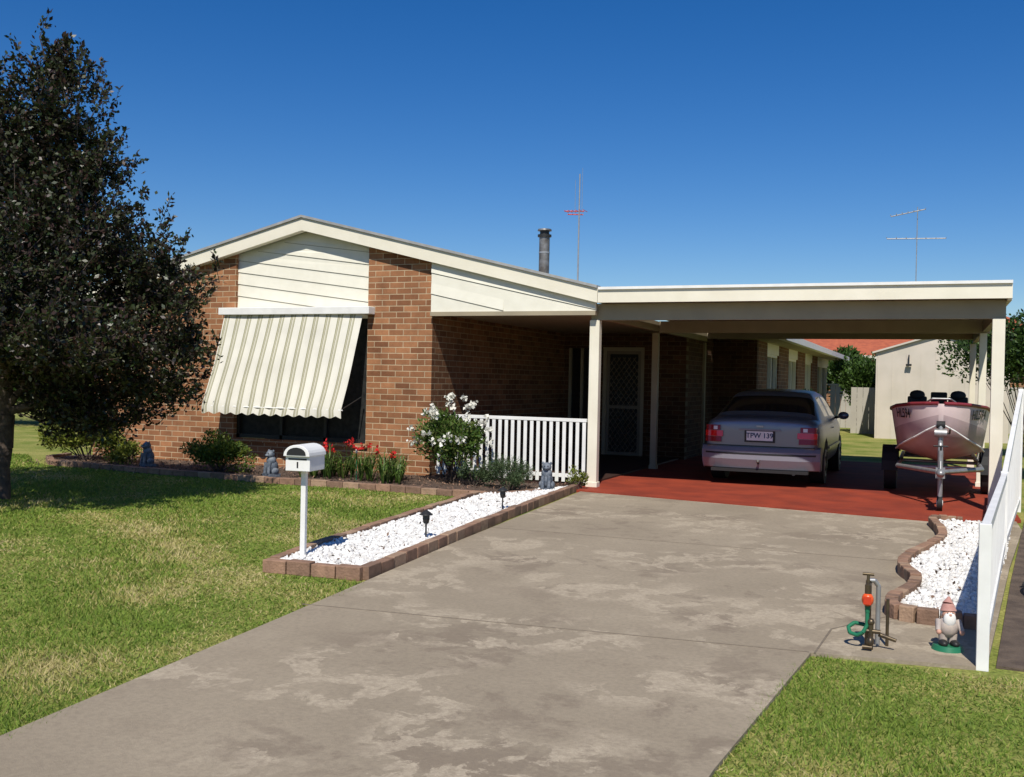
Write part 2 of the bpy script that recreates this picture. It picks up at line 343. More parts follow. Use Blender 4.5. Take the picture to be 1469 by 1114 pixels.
# ---------------------------------------------------------------- house
house=empty('brick_house')
AX,AZ,SL=-8.77,3.84,.243
def zr(x): return AZ-SL*abs(x-AX)
WL,WR=-12.95,-6.61; YF=12.86
b=MB()
def gpoly(x0,x1,z0,off): 
    pts=[(x0,z0),(x1,z0),(x1,zr(x1)-off)]
    if x0<AX<x1: pts.append((AX,zr(AX)-off))
    pts.append((x0,zr(x0)-off)); return pts
b.prism(gpoly(WL,-10.07,-.05,.09),'Y',YF,YF+.2,mBrickY)
b.box(-10.07,-7.68,YF,YF+.2,-.05,.40,mBrickY)
b.prism(gpoly(-7.68,WR-.22,-.05,.09),'Y',YF,YF+.2,mBrickY)
b.build('front_wall',house)
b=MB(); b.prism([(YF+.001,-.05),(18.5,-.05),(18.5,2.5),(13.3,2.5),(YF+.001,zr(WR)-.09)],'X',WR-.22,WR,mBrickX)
b.build('porch_side_wall',house)
b=MB(); b.box(WR-.22,WR-.001,YF,YF+.0008,-.05,zr(WR)-.09,mBrickY); b.build('wall_corner',house)
b=MB(); b.box(-10.12,-7.64,YF-.04,YF+.1,.40,.46,mBrickY); b.build('window_sill',house,bevel=.005)
b=MB(); YB=18.5
b.box(WR,-6.52,YB,YB+.2,0,2.5,mBrickYShade); b.box(-6.52,-6.0,YB,YB+.2,0,.5,mBrickYShade); b.box(-6.0,-5.82,YB,YB+.2,0,2.5,mBrickYShade)
b.box(-5.0,-4.2,YB,YB+.2,0,2.5,mBrickYShade); b.box(-6.52,-6.0,YB,YB+.2,2.1,2.5,mBrickYShade); b.box(-5.82,-5.0,YB,YB+.2,2.12,2.5,mBrickYShade)
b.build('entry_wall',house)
b=MB(); b.box(-4.4,-4.2,YB+.2,21.2,0,2.5,mBrickXShade); b.build('carport_side_wall',house)
b=MB(); b.box(-4.2,-3.3,21.0,21.2,0,2.5,mBrickYShade); b.build('wing_end_wall',house)
b=MB()
ys=[21.2,22.4,24.2,26.0,27.8,29.6,31.4,33.0,36.6]
for i,(y0,y1) in enumerate(zip(ys[:-1],ys[1:])):
    if i%2==1:
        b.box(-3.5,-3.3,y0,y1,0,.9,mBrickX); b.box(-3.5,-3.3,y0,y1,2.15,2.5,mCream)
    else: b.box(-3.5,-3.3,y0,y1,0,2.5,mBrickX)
b.build('wing_wall',house)
b=MB()
for i,(y0,y1) in enumerate(zip(ys[:-1],ys[1:])):
    if i%2==1:
        b.box(-3.46,-3.42,y0,y1,.9,2.15,mGlass)
        for yy in (y0,(y0+y1)/2-.03,y1-.06): b.box(-3.42,-3.34,yy,yy+.06,.9,2.15,mCream)
        b.box(-3.42,-3.335,y0,y1,.9,.96,mCream); b.box(-3.42,-3.335,y0,y1,2.09,2.15,mCream)
b.build('wing_windows',house)
b=MB()
b.prism([(-2.75,2.42),(-2.75,2.48),(-8,3.6),(-8,3.5)],'Y',20.31,37,mRoofG); b.box(-2.78,-2.64,20.31,37.05,2.36,2.50,mWhite); b.box(-4.1,-2.78,20.32,37,2.38,2.41,mTan)
b.build('wing_roof',house)
b=MB(); ER,EL=-4.10,-13.44
for (x0,x1) in ((EL,AX),(AX,ER)):
    b.prism([(x0,zr(x0)-.07),(x1,zr(x1)-.07),(x1,zr(x1)),(x0,zr(x0))],'Y',12.80,22.0,mRoofG)
b.build('roof',house)
b=MB()
for (x0,x1) in ((EL,AX),(AX,ER)):
    b.prism([(x0,zr(x0)-.205),(x1,zr(x1)-.205),(x1,zr(x1)-.015),(x0,zr(x0)-.015)],'Y',12.72,12.765,mCream)
    b.prism([(x0,zr(x0)-.012),(x1,zr(x1)-.012),(x1,zr(x1)+.025),(x0,zr(x0)+.025)],'Y',12.69,12.86,mRoofG)
b.build('barge_boards',house)
b=MB(); b.prism([(EL,zr(EL)-.2),(AX,AZ-.2),(AX,AZ-.18),(EL,zr(EL)-.18)],'Y',12.765,YF,mCream); b.prism([(AX,AZ-.2),(WR,zr(WR)-.2),(WR,zr(WR)-.18),(AX,AZ-.18)],'Y',12.765,YF,mCream); b.build('eave_lining',house)
mLapShade=M('lap_shade_paint',(.42,.39,.31),rough=.9)  # darker cream for the shadow line painted under each siding lap
def siding(name,x0,x1,zb,y,slope,pitch,c0):
    b=MB(); b.prism(gpoly(x0,x1,zb,.19),'Y',y,y+.05,mSiding)
    c=c0
    while c<AZ+.5:
        xs=np.linspace(x0,x1,200); z=c-slope*(xs-x0); ok=(z>zb+.01)&(z<np.array([zr(x) for x in xs])-.23)
        if ok.any():
            xa,xb=xs[ok][0],xs[ok][-1]
            if xb-xa>.05:
                za,zb2=c-slope*(xa-x0),c-slope*(xb-x0)
                vs=[(xa,y,za),(xb,y,zb2),(xb,y-.012,zb2),(xa,y-.012,za),(xa,y-.001,min(za+.15,zr(xa)-.2)),(xb,y-.001,min(zb2+.15,zr(xb)-.2))]
                b.add(vs,[(0,1,2,3),(3,2,5,4)],mSiding)
                b.add([(xa,y-.0015,za-.010),(xb,y-.0015,zb2-.010),(xb,y-.0015,zb2),(xa,y-.0015,za)],[(0,1,2,3)],mLapShade)
        c+=pitch
    return b.build(name,house)
siding('gable_siding',-10.07,-7.68,2.32,YF+.06,.13,.185,2.50)
siding('porch_gable_siding',WR+.002,-4.14,2.40,12.80,.22,.30,2.66)
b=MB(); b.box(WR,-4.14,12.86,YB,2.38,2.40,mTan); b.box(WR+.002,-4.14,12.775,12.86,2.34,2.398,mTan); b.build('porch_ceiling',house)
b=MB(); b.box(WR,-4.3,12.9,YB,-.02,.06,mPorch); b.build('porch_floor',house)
b=MB(); wy=YF+.10
b.box(-10.07,-7.68,wy+.03,wy+.04,.46,2.32,mWinGl)
for x in (-10.07,-9.26,-8.46,-7.73): b.box(x,x+.05,wy-.02,wy+.03,.46,2.32,mDark)
b.box(-10.07,-7.68,wy-.02,wy+.028,.462,.52,mDark)
b.build('front_window',house)
# awning
aw=empty('window_awning')
b=MB(); b.box(-10.26,-7.56,12.68,YF-.002,2.37,2.48,mWhite); b.build('hood_box',aw,bevel=.008)
nx,nz=140,16; vs=[];fs=[];us=[]
x0,x1=-10.18,-7.70
for j in range(nz+1):
    t=j/nz
    for i in range(nx+1):
        s=i/nx; x=x0+(x1-x0)*s
        yy=12.74-.42*t+.012*math.sin(x*2*math.pi/.205)*t+.012*math.sin(x*3.1+t*4)
        zz=2.38-1.42*t-.03*math.sin(math.pi*t)
        vs.append((x-.06*t+.01*math.sin(7*t+x*2)*t,yy,zz)); us.append(x/.205+60)
for i in range(nx+1):
    x=x0+(x1-x0)*i/nx; vs.append((x-.06,12.305+.012*math.sin(x*2*math.pi/.205),.88-.035*abs(math.sin(x*math.pi/.205)))); us.append(x/.205+60)
for j in range(nz+1):
    for i in range(nx):
        a=j*(nx+1)+i; fs.append((a,a+1,a+nx+2,a+nx+1))
b=MB(); b.add(vs,fs,mStripe,True); cv=b.build('canvas',aw)
uvl=cv.data.uv_layers.new(name='UVMap')
for lp in cv.data.loops: uvl.data[lp.index].uv=(us[lp.vertex_index],0)
b=MB()
for x in (x0-.02,x1-.06): b.tube((x,YF-.01,1.15),(x,12.33,.98),.009,.009,mDark,6)
b.tube((x0-.05,12.33,.965),(x1-.05,12.33,.965),.011,.011,mWhite,6); b.build('arms',aw)
# door + entry window
b=MB()
b.box(-6.52,-6.0,YB+.08,YB+.1,.5,2.1,mGlass)
for x in(-6.52,-6.28,-6.05): b.box(x,x+.05,YB+.03,YB+.079,.5,2.1,mTan)
b.box(-5.82,-5.75,YB+.02,YB+.1,0,2.12,mTan); b.box(-5.07,-5.0,YB+.02,YB+.1,0,2.12,mTan); b.box(-5.75,-5.07,YB+.02,YB+.1,2.05,2.12,mTan)
mDk2=M('door_frame_brown',(.20,.16,.12),rough=.6)
b.box(-5.75,-5.07,YB+.08,YB+.1,.06,2.05,M('door_dark',(.02,.02,.018),rough=.8))
for x in(-5.75,-5.13): b.box(x,x+.06,YB+.04,YB+.075,.06,2.05,mDk2)
for z in(.06,.95,1.99): b.box(-5.69,-5.13,YB+.04,YB+.075,z,z+.06,mDk2)
for k in range(-6,16):
    for sg in(1,-1):
        xs=[]; 
        for t in np.linspace(0,1,12):
            x=-5.69+.56*t; z=.1+k*.14+(.56*t if sg>0 else .56*(1-t))*1.4
            if .1<z<1.98: xs.append((x,YB+.06,z))
        if len(xs)>1: b.tube(xs[0],xs[-1],.008,.008,mDk2,4)
b.build('entry_door',house)
b=MB(); b.tube((-6.5,17,3.1),(-6.5,17,4.05),.095,.095,mFlueM,16); b.tube((-6.5,17,4.05),(-6.5,17,4.09),.125,.125,mDark,16)
b.tube((-6.5,17,4.09),(-6.5,17,4.16),.085,.085,mDark,16); b.tube((-6.5,17,4.16),(-6.5,17,4.19),.13,.12,mFlueM,16); b.tube((-6.5,17,3.75),(-6.5,17,3.78),.1,.1,mGalv,16)
b.build('wood_heater_flue',house)

def antenna(name,x,y,z0,z1,kind):
    b=MB(); b.tube((x,y,z0),(x,y,z1),.016,.012,mGalv,8)
    if kind==0:
        for dz,L in((-.66,.26),(-.72,.2)):
            b.tube((x-L,y-.05,z1+dz),(x+L*.3,y+.05,z1+dz),.010,.010,mRed,6)
        for i in range(6): 
            xx=x-.24+i*.07; b.tube((xx,y-.12,z1-.66),(xx,y+.12,z1-.66),.006,.006,mRed,5)
        b.tube((x+.05,y,z1-.75),(x+.05,y,z1+.1),.004,.003,mGalv,5); b.tube((x-.08,y,z1-.7),(x-.08,y,z1-.1),.004,.003,mGalv,5)
    else:
        for dz,L,tl in((-.12,.75,.14),(-.95,.85,-.02)):
            b.tube((x-L,y,z1+dz-tl),(x+L*(.3 if dz>-.5 else .95),y,z1+dz+tl*(.3 if dz>-.5 else 1)),.018,.018,mGalv,6)
            for i in range(7):
                t=i/6; xx=x-L+L*(1.3 if dz>-.5 else 1.95)*t; zz=z1+dz-tl+2*tl*t*(.65 if dz>-.5 else 1); hl=.35*(1-.4*t)
                b.tube((xx,y-hl,zz),(xx,y+hl,zz+.06),.010,.010,mGalv,5)
    return b.build(name)
antenna('tv_antenna',-5.85,17,3.0,5.15,0); antenna('tv_antenna',-.47,32.5,0,6.9,1)

# ---------------------------------------------------------------- carport
cp=empty('carport'); CX0,CX1=-4.09,.84
b=MB()
b.box(CX0,CX1,12.71,12.76,2.50,2.70,mCream); b.box(CX0+.01,CX1,12.68,12.709,2.67,2.705,mWhite)
b.box(CX1-.045,CX1,12.761,20.3,2.48,2.70,mCream)
b.build('fascia',cp)
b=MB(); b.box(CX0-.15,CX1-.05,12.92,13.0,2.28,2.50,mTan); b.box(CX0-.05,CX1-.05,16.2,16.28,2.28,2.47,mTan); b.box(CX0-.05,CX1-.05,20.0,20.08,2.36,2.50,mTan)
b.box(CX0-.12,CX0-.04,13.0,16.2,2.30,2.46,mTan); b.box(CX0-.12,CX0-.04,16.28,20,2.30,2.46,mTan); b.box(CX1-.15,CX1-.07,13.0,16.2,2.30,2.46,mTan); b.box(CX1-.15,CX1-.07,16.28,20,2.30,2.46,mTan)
b.build('beams',cp)
b=MB()
for x in (CX0-.16,CX1-.19):
    for y in (12.90,16.19,19.95):
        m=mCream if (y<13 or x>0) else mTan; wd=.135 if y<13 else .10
        b.box(x,x+wd,y-.01,y+.10,.02,2.28,m); 
        b.box(x-.012,x+wd+.012,y-.022,y+.112,.03,.10,m)
b.build('posts',cp,bevel=.004)
b=MB(); pts=[]
x=CX0
while x<CX1-.05: pts+= [(x,2.505),(x+.05,2.505),(x+.07,2.53),(x+.12,2.53),(x+.14,2.505)]; x+=.19
pts=[p for p in pts if p[0]<CX1-.05]
poly=pts+[(CX1-.05,2.60),(CX0,2.60)]
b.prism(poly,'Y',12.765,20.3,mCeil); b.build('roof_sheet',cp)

# porch railing
b=MB(); rx0,rx1=-6.55,-4.27; ry=12.93
b.box(rx0,rx1,ry-.03,ry+.05,.90,.945,mWhite); b.box(rx0,rx1,ry-.01,ry+.03,.14,.19,mWhite)
n=24
for i in range(n):
    x=rx0+.03+(rx1-rx0-.09)*i/(n-1); b.box(x,x+.05,ry-.025,ry-.012,.08,.898,mWhite)
b.build('porch_railing',bevel=.003)

# ---------------------------------------------------------------- boundary fence
def seg_pt(Y): return np.interp(Y,[5.74,9.5,13.6],[.28,.60,1.02])
b=MB()
def fz_top(Y): return np.interp(Y,[5.74,9.5,13.4],[.74,.74,1.45])
Y=5.80
while Y<13.4:
    x=seg_pt(Y); zt=fz_top(Y); b.box(x-.012,x+.012,Y,Y+.045,.08,zt-.03,mWhite); Y+=.095
for ya,yb in((5.74,9.5),(9.5,13.4)):
    for dz in(-.02,None):
        if dz is None: p0=(seg_pt(ya),ya,.14);p1=(seg_pt(yb),yb,.14)
        else: p0=(seg_pt(ya),ya,fz_top(ya)+dz);p1=(seg_pt(yb),yb,fz_top(yb)+dz)
        d=Vector(p1)-Vector(p0); q=d.to_track_quat('Y','Z').to_matrix(); c=(Vector(p0)+Vector(p1))/2
        b.obox(c,(.022,d.length/2,.03),q,mWhite)
for yy in (5.74,9.5,13.4):
    x=seg_pt(yy); z=fz_top(yy); b.box(x-.03,x+.03,yy-.03,yy+.03,0,z+.02,mWhite)
b.build('picket_fence',bevel=.003)

# ---------------------------------------------------------------- mailbox
mb=empty('mailbox',(-4.40,6.48,0),math.radians(8))
b=MB(); b.box(-.02,.02,-.02,.02,0,.72,mWhite); b.box(-.045,.045,-.045,.045,.06,.07,mWhite); b.build('post',mb,bevel=.004)
def arch(w,z0,zs,n=12):
    return [(-w,z0),(w,z0)]+[(w*math.cos(math.pi*i/n),zs+w*math.sin(math.pi*i/n)*.75) for i in range(n+1)]
b=MB(); b.prism(arch(.10,.73,.845),'Y',-.12,.14,mWhite); b.prism(arch(.107,.842,.849),'Y',-.145,.15,mWhite); b.build('box',mb,bevel=.004)
b=MB(); b.prism([(-.078,.852),(.078,.852)]+[(.078*math.cos(math.pi*i/10),.858+.052*math.sin(math.pi*i/10)) for i in range(11)],'Y',-.149,-.146,mDark)
b.box(-.006,.006,-.123,-.1205,.755,.80,mDark); b.box(-.075,.075,-.123,-.1205,.815,.826,mDark); b.build('slot',mb)

# ---------------------------------------------------------------- solar lights, statues, gnome, tap
def solar(x,y):
    e=empty('solar_light',(x,y,0)); b=MB(); b.tube((0,0,.02),(0,0,.20),.008,.008,mDark,8); b.tube((0,0,.20),(0,0,.245),.022,.032,mDark,12)
    b.tube((0,0,.245),(0,0,.275),.03,.03,mCurtain,12); b.tube((0,0,.275),(0,0,.285),.058,.055,mDark,14); b.tube((0,0,.285),(0,0,.315),.052,.012,mDark,14); b.build('lamp',e)
solar(-4.16,9.8); solar(-3.98,7.7)
def statue(x,y,r=0):
    e=empty('garden_statue',(x,y,.05),r); b=MB()
    b.box(-.09,.09,-.09,.09,0,.045,mStatue)
    b.ball((0,.01,.14),(.082,.085,.11),mStatue); b.ball((0,-.005,.22),(.072,.065,.08),mStatue)
    b.ball((0,-.02,.31),(.062,.06,.058),mStatue); b.ball((0,-.075,.298),(.03,.032,.024),mStatue)
    for s in(-1,1):
        b.ball((s*.05,-.01,.355),(.018,.012,.02),mStatue); b.tube((s*.04,-.06,.2),(s*.04,-.08,.045),.026,.024,mStatue,8); b.ball((s*.07,.01,.08),(.035,.06,.05),mStatue)
        b.ball((s*.022,-.075,.322),.008,mDark)
    b.build('figure',e)
statue(-4.47,11.95,.2); statue(-8.35,11.5,-.3); statue(-10.75,11.75,-.4)
g=empty('garden_gnome',(.12,6.02,.02),.25); b=MB()
mSkin=M('gnome_skin',(.55,.3,.22),rough=.6); mHat=M('gnome_hat',(.50,.28,.24),(.4,.2,.17),20,.7); mBeard=M('gnome_white',(.75,.73,.7),rough=.8); mCoat=M('gnome_coat',(.5,.42,.36),(.35,.3,.28),20,.7)
b.tube((0,0,0),(0,0,.028),.085,.075,mGreenP,16)
for s in(-1,1): b.ball((s*.03,-.025,.04),(.024,.04,.02),mDark); b.tube((s*.025,0,.04),(s*.025,0,.09),.022,.026,mCoat,8); b.tube((s*.05,0,.16),(s*.062,-.04,.11),.018,.014,mCoat,8); b.ball((s*.06,-.048,.105),.014,mSkin)
b.ball((0,0,.125),(.055,.048,.06),mCoat); b.ball((0,-.005,.195),(.036,.036,.038),mSkin); b.ball((0,-.028,.17),(.034,.022,.045),mBeard); b.ball((0,-.042,.197),.008,mSkin)
b.ball((0,.008,.2),(.04,.034,.036),mBeard)
b.tube((0,.003,.212),(0,.01,.25),.044,.03,mHat,14); b.tube((0,.01,.25),(.008,.025,.285),.03,.006,mHat,14)
for s in(-1,1): b.ball((s*.013,-.036,.207),.004,mDark)
b.build('figure',g)
t=empty('garden_tap',(-.29,5.88,.02)); b=MB()
mBrass=M('old_brass',(.16,.12,.07),(.09,.07,.05),20,.4,metal=.7)
b.tube((0,.03,0),(0,.03,.36),.016,.016,mBrass,10); b.tube((.05,.05,0),(.05,.05,.33),.013,.013,mGalv,10); b.path([(.05,.05,.33),(.03,.04,.36),(0,.03,.36)],.013,mGalv)
b.tube((0,.03,.34),(0,-.05,.34),.017,.015,mBrass); b.tube((0,-.03,.35),(0,-.03,.40),.01,.008,mBrass); b.tube((-.03,-.03,.405),(.03,-.03,.405),.008,.008,mBrass)
b.tube((0,-.055,.35),(0,-.055,.30),.016,.016,mBrass)
b.ball((0,-.055,.27),(.032,.032,.038),mOrange); b.box(-.02,.02,-.095,-.07,.25,.29,mRed); b.tube((0,-.055,.235),(0,-.055,.20),.015,.013,mGreenP)
b.path([(0,-.055,.2),(.0,-.06,.13),(-.02,-.07,.09),(-.05,-.06,.07),(-.09,-.04,.075),(-.1,-.01,.1),(-.07,.02,.12),(-.02,.04,.11)],.011,mGreenP)
b.tube((.02,-.06,0),(.02,-.06,.14),.014,.014,mBrass); b.tube((-.02,-.06,.10),(.07,-.06,.10),.012,.012,mBrass); b.ball((.02,-.06,.15),.02,mBrass); b.tube((-.02,-.1,.02),(.03,-.1,.02),.012,.012,mBrass)
b.tube((.06,-.03,.08),(.15,-.05,.06),.012,.01,mBrass); b.ball((.02,-.09,.05),(.02,.03,.03),mBrass); b.tube((.1,.06,0),(.1,.06,.26),.009,.009,mBrass,8)
b.build('pipework',t)
b=MB(); pts=[(.95+.30*math.cos(a)*(1+.05*math.sin(3*a)),7.9+.5*math.sin(a),.04+.01*a) for a in np.linspace(0,9,50)]
b.path(pts,.013,mBlack,6); b.build('garden_hose')

# ---------------------------------------------------------------- car
car=empty('parked_car',(-2.20,14.4,.035)); car.scale=(.955,.97,.97)
mPaint=M('silver_lilac_metallic',(.21,.215,.25),rough=.3,metal=.4,spec=.6); mBump=M('bumper_paint',(.23,.225,.26),rough=.4,metal=.15)
mTail=M('tail_lens',(.70,.006,.008),rough=.12,spec=.8); mAmber=M('smoked_lens',(.25,.010,.013),rough=.15)
S=[(0.00,.42,.62,.86,.91,.72,.62),
 (0.04,.30,.62,.90,.965,.80,.68),
 (0.20,.22,.62,.93,.99,.84,.71),
 (0.46,.20,.60,.94,1.00,.855,.71),
 (0.54,.20,.60,.94,1.01,.86,.71),
 (1.20,.20,.60,.94,1.345,.86,.60),
 (1.34,.20,.60,.94,1.375,.86,.585),
 (2.06,.20,.60,.93,1.40,.86,.58),
 (2.15,.20,.60,.93,1.40,.86,.58),
 (2.75,.20,.60,.92,1.37,.86,.59),
 (2.90,.20,.60,.92,1.33,.86,.61),
 (3.55,.20,.58,.90,1.00,.85,.68),
 (3.65,.20,.58,.88,.97,.84,.66),
 (4.20,.22,.54,.78,.86,.80,.60),
 (4.42,.28,.50,.68,.74,.70,.52),
 (4.48,.36,.48,.60,.64,.62,.48)]
def half(s):
    y,zb,zs,zt,zp,w,wr=s
    return [(0,zb),(w*.80,zb),(w*.97,zb+.10),(w,zs),(w*.985,zt-.07),(w*.93,zt),(wr+.02,zp-.035),(wr*.86,zp-.004),(0,zp+.012)]
b=MB(); rings=[]
for s in S:
    h=half(s); full=[(x,s[0],z) for x,z in h]+[(-x,s[0],z) for x,z in h[-2:0:-1]]
    rings.append(full)
K=len(rings[0]); vs=[v for r in rings for v in r]
groups={'p':[], 'g':[]}
for j in range(len(S)-1):
    for i in range(K):
        i2=(i+1)%K; f=(j*K+i,j*K+i2,(j+1)*K+i2,(j+1)*K+i)
        e=i if i<8 else K-1-i
        glass=(e==5 and j in(6,8,9)) or (e in(6,7) and j in(4,10))
        groups['g' if glass else 'p'].append(f)
b.add(vs,[],mPaint)
for f in groups['p']+[list(range(K))[::-1],[ (len(S)-1)*K+i for i in range(K)]]:
    b.f.append(list(f)); b.m.append(b.mi(mPaint)); b.sm.append(True)
for f in groups['g']: b.f.append(list(f)); b.m.append(b.mi(mGlass)); b.sm.append(True)
body=b.build('body',car)
ss=body.modifiers.new('s','SUBSURF'); ss.levels=3; ss.render_levels=3
for wy in(.95,3.55):
    for sx in(-1,1):
        c=MB(); c.tube((sx*.62,wy,.31),(sx*1.0,wy,.31),.36,.36,mDark,32); co=c.build('arch_cutter',car); co.hide_render=True; co.hide_viewport=True
        m=body.modifiers.new('cut','BOOLEAN'); m.operation='DIFFERENCE'; m.object=co; m.solver='EXACT'
bpy.context.view_layer.update()
dg=bpy.context.evaluated_depsgraph_get(); me=bpy.data.meshes.new_from_object(body.evaluated_get(dg)); body.modifiers.clear(); body.data=me
for o2 in [o for o in bpy.data.objects if o.name.startswith('arch_cutter')]: bpy.data.objects.remove(o2)
b=MB()
for wy in(.95,3.55):
    for s in(-1,1):
        b.tube((s*.64,wy,.31),(s*.85,wy,.31),.31,.31,mBlack,28); b.tube((s*.845,wy,.31),(s*.857,wy,.31),.21,.20,mGalv,20)
        for k in range(5):
            a=k*2*math.pi/5; b.tube((s*.856,wy,.31),(s*.856,wy+.17*math.cos(a),.31+.17*math.sin(a)),.012,.016,mDark,6)
b.build('wheels',car)
b=MB()
pr=[(-.06,.32),(-.09,.38),(-.09,.50),(-.05,.56),(.25,.56),(.25,.24),(-.02,.24)]
nb=16; vs=[];fs=[]
for i in range(nb+1):
    x=-.86+1.72*i/nb; cur=.16*(abs(x)/.86)**4
    for (y,z) in pr: vs.append((x*(.985 if z<.3 else 1),y+cur,z))
P=len(pr)
for i in range(nb):
    for k in range(P): fs.append((i*P+k,i*P+(k+1)%P,(i+1)*P+(k+1)%P,(i+1)*P+k))
fs+= [list(range(P)),[nb*P+k for k in range(P)][::-1]]
b.add(vs,fs,mBump); b.build('bumper',car,bevel=.012)
b=MB(); b.box(-.78,.78,-.0,.2,.565,.58,mDark); b.box(-.70,.70,-.052,.1,.195,.238,mDark)
for i in range(14):
    xa=-.80+1.6*i/14; xb=-.80+1.6*(i+1)/14; ca=.16*(abs(xa)/.86)**4; cb=.16*(abs(xb)/.86)**4
    b.add([(xa,-.094+ca,.45),(xb,-.094+cb,.45),(xb,-.094+cb,.475),(xa,-.094+ca,.475)],[(0,1,2,3)],mDark)
b.build('bumper_trim',car)
def lens(x0,x1,z0,z1,m,y=-.032):
    n=6
    for i in range(n):
        xa=x0+(x1-x0)*i/n; xb=x0+(x1-x0)*(i+1)/n
        ya=y+.09*max(0,(abs(xa)-.52)/.3)**2.2; yb=y+.09*max(0,(abs(xb)-.52)/.3)**2.2
        vs=[(xa,ya,z0),(xb,yb,z0),(xb,yb+.01,z1),(xa,ya+.01,z1),(xa,ya+.14,z0),(xb,yb+.14,z0),(xb,yb+.14,z1),(xa,ya+.14,z1)]
        b.add(vs,[(0,1,2,3),(7,6,5,4),(0,4,5,1),(3,2,6,7),(0,3,7,4),(1,5,6,2)],m,False)
b=MB()
for s in(-1,1):
    lens(s*.58,s*.80,.79,.865,mAmber); lens(s*.54,s*.81,.70,.785,mTail); lens(s*.56,s*.81,.62,.695,mAmber)
    lens(s*.62,s*.68,.80,.85,mWhite,-.035)
b.build('tail_lights',car)
b=MB(); b.box(-.30,.30,-.020,.03,.80,.825,mBump); b.box(-.19,.19,-.022,.0,.655,.79,mWhite); b.box(-.22,.22,-.018,.0,.63,.80,mDark)
b.box(-.05,.05,-.02,.0,.85,.875,mGalv)
b.tube((0,-.12,.33),(0,.1,.33),.015,.015,mDark); b.ball((0,-.13,.36),.025,mFlueM); b.tube((.5,-.06,.20),(.5,.2,.20),.026,.026,mDark)
b.build('plate_and_trim',car)
def text(s,size,loc,rot,mat,parent,name):
    c=bpy.data.curves.new(name,'FONT'); c.body=s; c.size=size; c.align_x='CENTER'; c.align_y='CENTER'; c.extrude=.001; c.offset=.002; c.materials.append(mat)
    o=bpy.data.objects.new(name,c); scn.collection.objects.link(o); o.location=loc; o.rotation_euler=rot; o.parent=parent; return o
mPlate=M('plate_green',(.02,.05,.12),rough=.5)
text('TPW 139',.10,(0,-.0245,.725),(math.pi/2,0,0),mPlate,car,'plate_number')
b=MB()
for s in(-1,1):
    b.ball((s*.95,2.85,.98),(.09,.05,.065),mPaint); b.tube((s*.80,2.9,.94),(s*.9,2.87,.96),.02,.02,mDark)
    b.box(s*.868-.006,s*.868+.006,1.3,3.2,.50,.54,mPaint); b.box(s*.862-.008,s*.862+.008,1.95,2.12,.80,.82,mPaint)
b.tube((.0,1.5,1.38),(0,1.42,1.60),.004,.002,mDark,5)
b.build('mirrors_and_trim',car)

# ---------------------------------------------------------------- boat + trailer
boat=empty('motor_boat',(.13,13.35,.0))
mHull=M('pink_hull',(.74,.60,.58),(.68,.54,.52),3,.45); mHullL=M('hull_lower',(.52,.40,.40),(.44,.33,.33),4,.5); mMar=M('maroon_trim',(.22,.03,.04),rough=.4)
BS=[(0,.03,.96,1.00,1.27),(.08,.17,.84,.93,1.265),(.25,.33,.70,.83,1.255),(.75,.53,.54,.71,1.22),(1.4,.61,.47,.62,1.18),(2.5,.65,.45,.58,1.14),(3.9,.62,.45,.57,1.11)]
b=MB(); R=[]
for (y,w,zk,zc,zg) in BS:
    h=[(0,zk),(w*.5,zk+(zc-zk)*.55),(w*.86,zc),(w*.93,zc+(zg-zc)*.5),(w,zg)]
    R.append([(-x,y+ (0 if z>zc+.01 else .06),z) for x,z in h[::-1]]+[(x,y+(0 if z>zc+.01 else .06),z) for x,z in h[1:]])
K=9; vs=[v for r in R for v in r]
b.add(vs,[],mHull)
for j in range(len(BS)-1):
    for i in range(K-1):
        low=i in(1,2,3,4,5,6); b.f.append([j*K+i,j*K+i+1,(j+1)*K+i+1,(j+1)*K+i]); b.m.append(b.mi(mHullL if low else mHull)); b.sm.append(True)
b.f.append([(len(BS)-1)*K+i for i in range(K)]); b.m.append(b.mi(mHull)); b.sm.append(False)
for i in range(4): b.f.append([i,8-i,7-i,i+1] if i<3 else [3,5,4]); b.m.append(b.mi(mHull)); b.sm.append(True)
ob=b.build('hull',boat)
b=MB()
for s in(-1,1):
    pts=[(s*(w+.005),y,zg+.005) for (y,w,zk,zc,zg) in BS]; b.path(pts,.022,mMar,8)
    pts=[(s*(w*.88+.008),y,zc+.01) for (y,w,zk,zc,zg) in BS]; b.path(pts,.012,mWhite,6)
for j in range(3):
    a=BS[j];c=BS[j+1]; b.add([(-a[1],a[0],a[4]),(a[1],a[0],a[4]),(c[1],c[0],c[4]),(-c[1],c[0],c[4])],[(0,1,2,3)],mMar)
b.path([(-.22,.45,1.25),(-.10,.2,1.33),(.10,.2,1.33),(.22,.45,1.25)],.012,mGalv)
b.build('gunwale_and_deck',boat)
b=MB()
for s in(-.3,.24):
    b.box(s-.16,s+.16,1.9,2.3,.85,1.02,mBlack); b.box(s-.13,s+.13,2.28,2.36,1.0,1.34,mBlack); b.ball((s,2.3,1.36),(.11,.06,.07),mBlack)
b.box(-.12,.12,3.85,4.15,1.1,1.40,mBlack); b.box(-.06,.06,3.95,4.1,.3,1.1,mDark)
b.build('seats_and_outboard',boat,bevel=.02)
ang=math.atan2(.50,.20)
for s in(-1,1):
    nrm=Vector((s*math.sin(ang),-math.cos(ang),0))
    p=Vector((s*.43,.50,1.13))+nrm*.014
    text('HL594',.17,p,(math.pi/2+.15,0,s*ang),mDark,boat,'registration_number')
tr=empty('boat_trailer',(.13,13.35,.035)); b=MB()
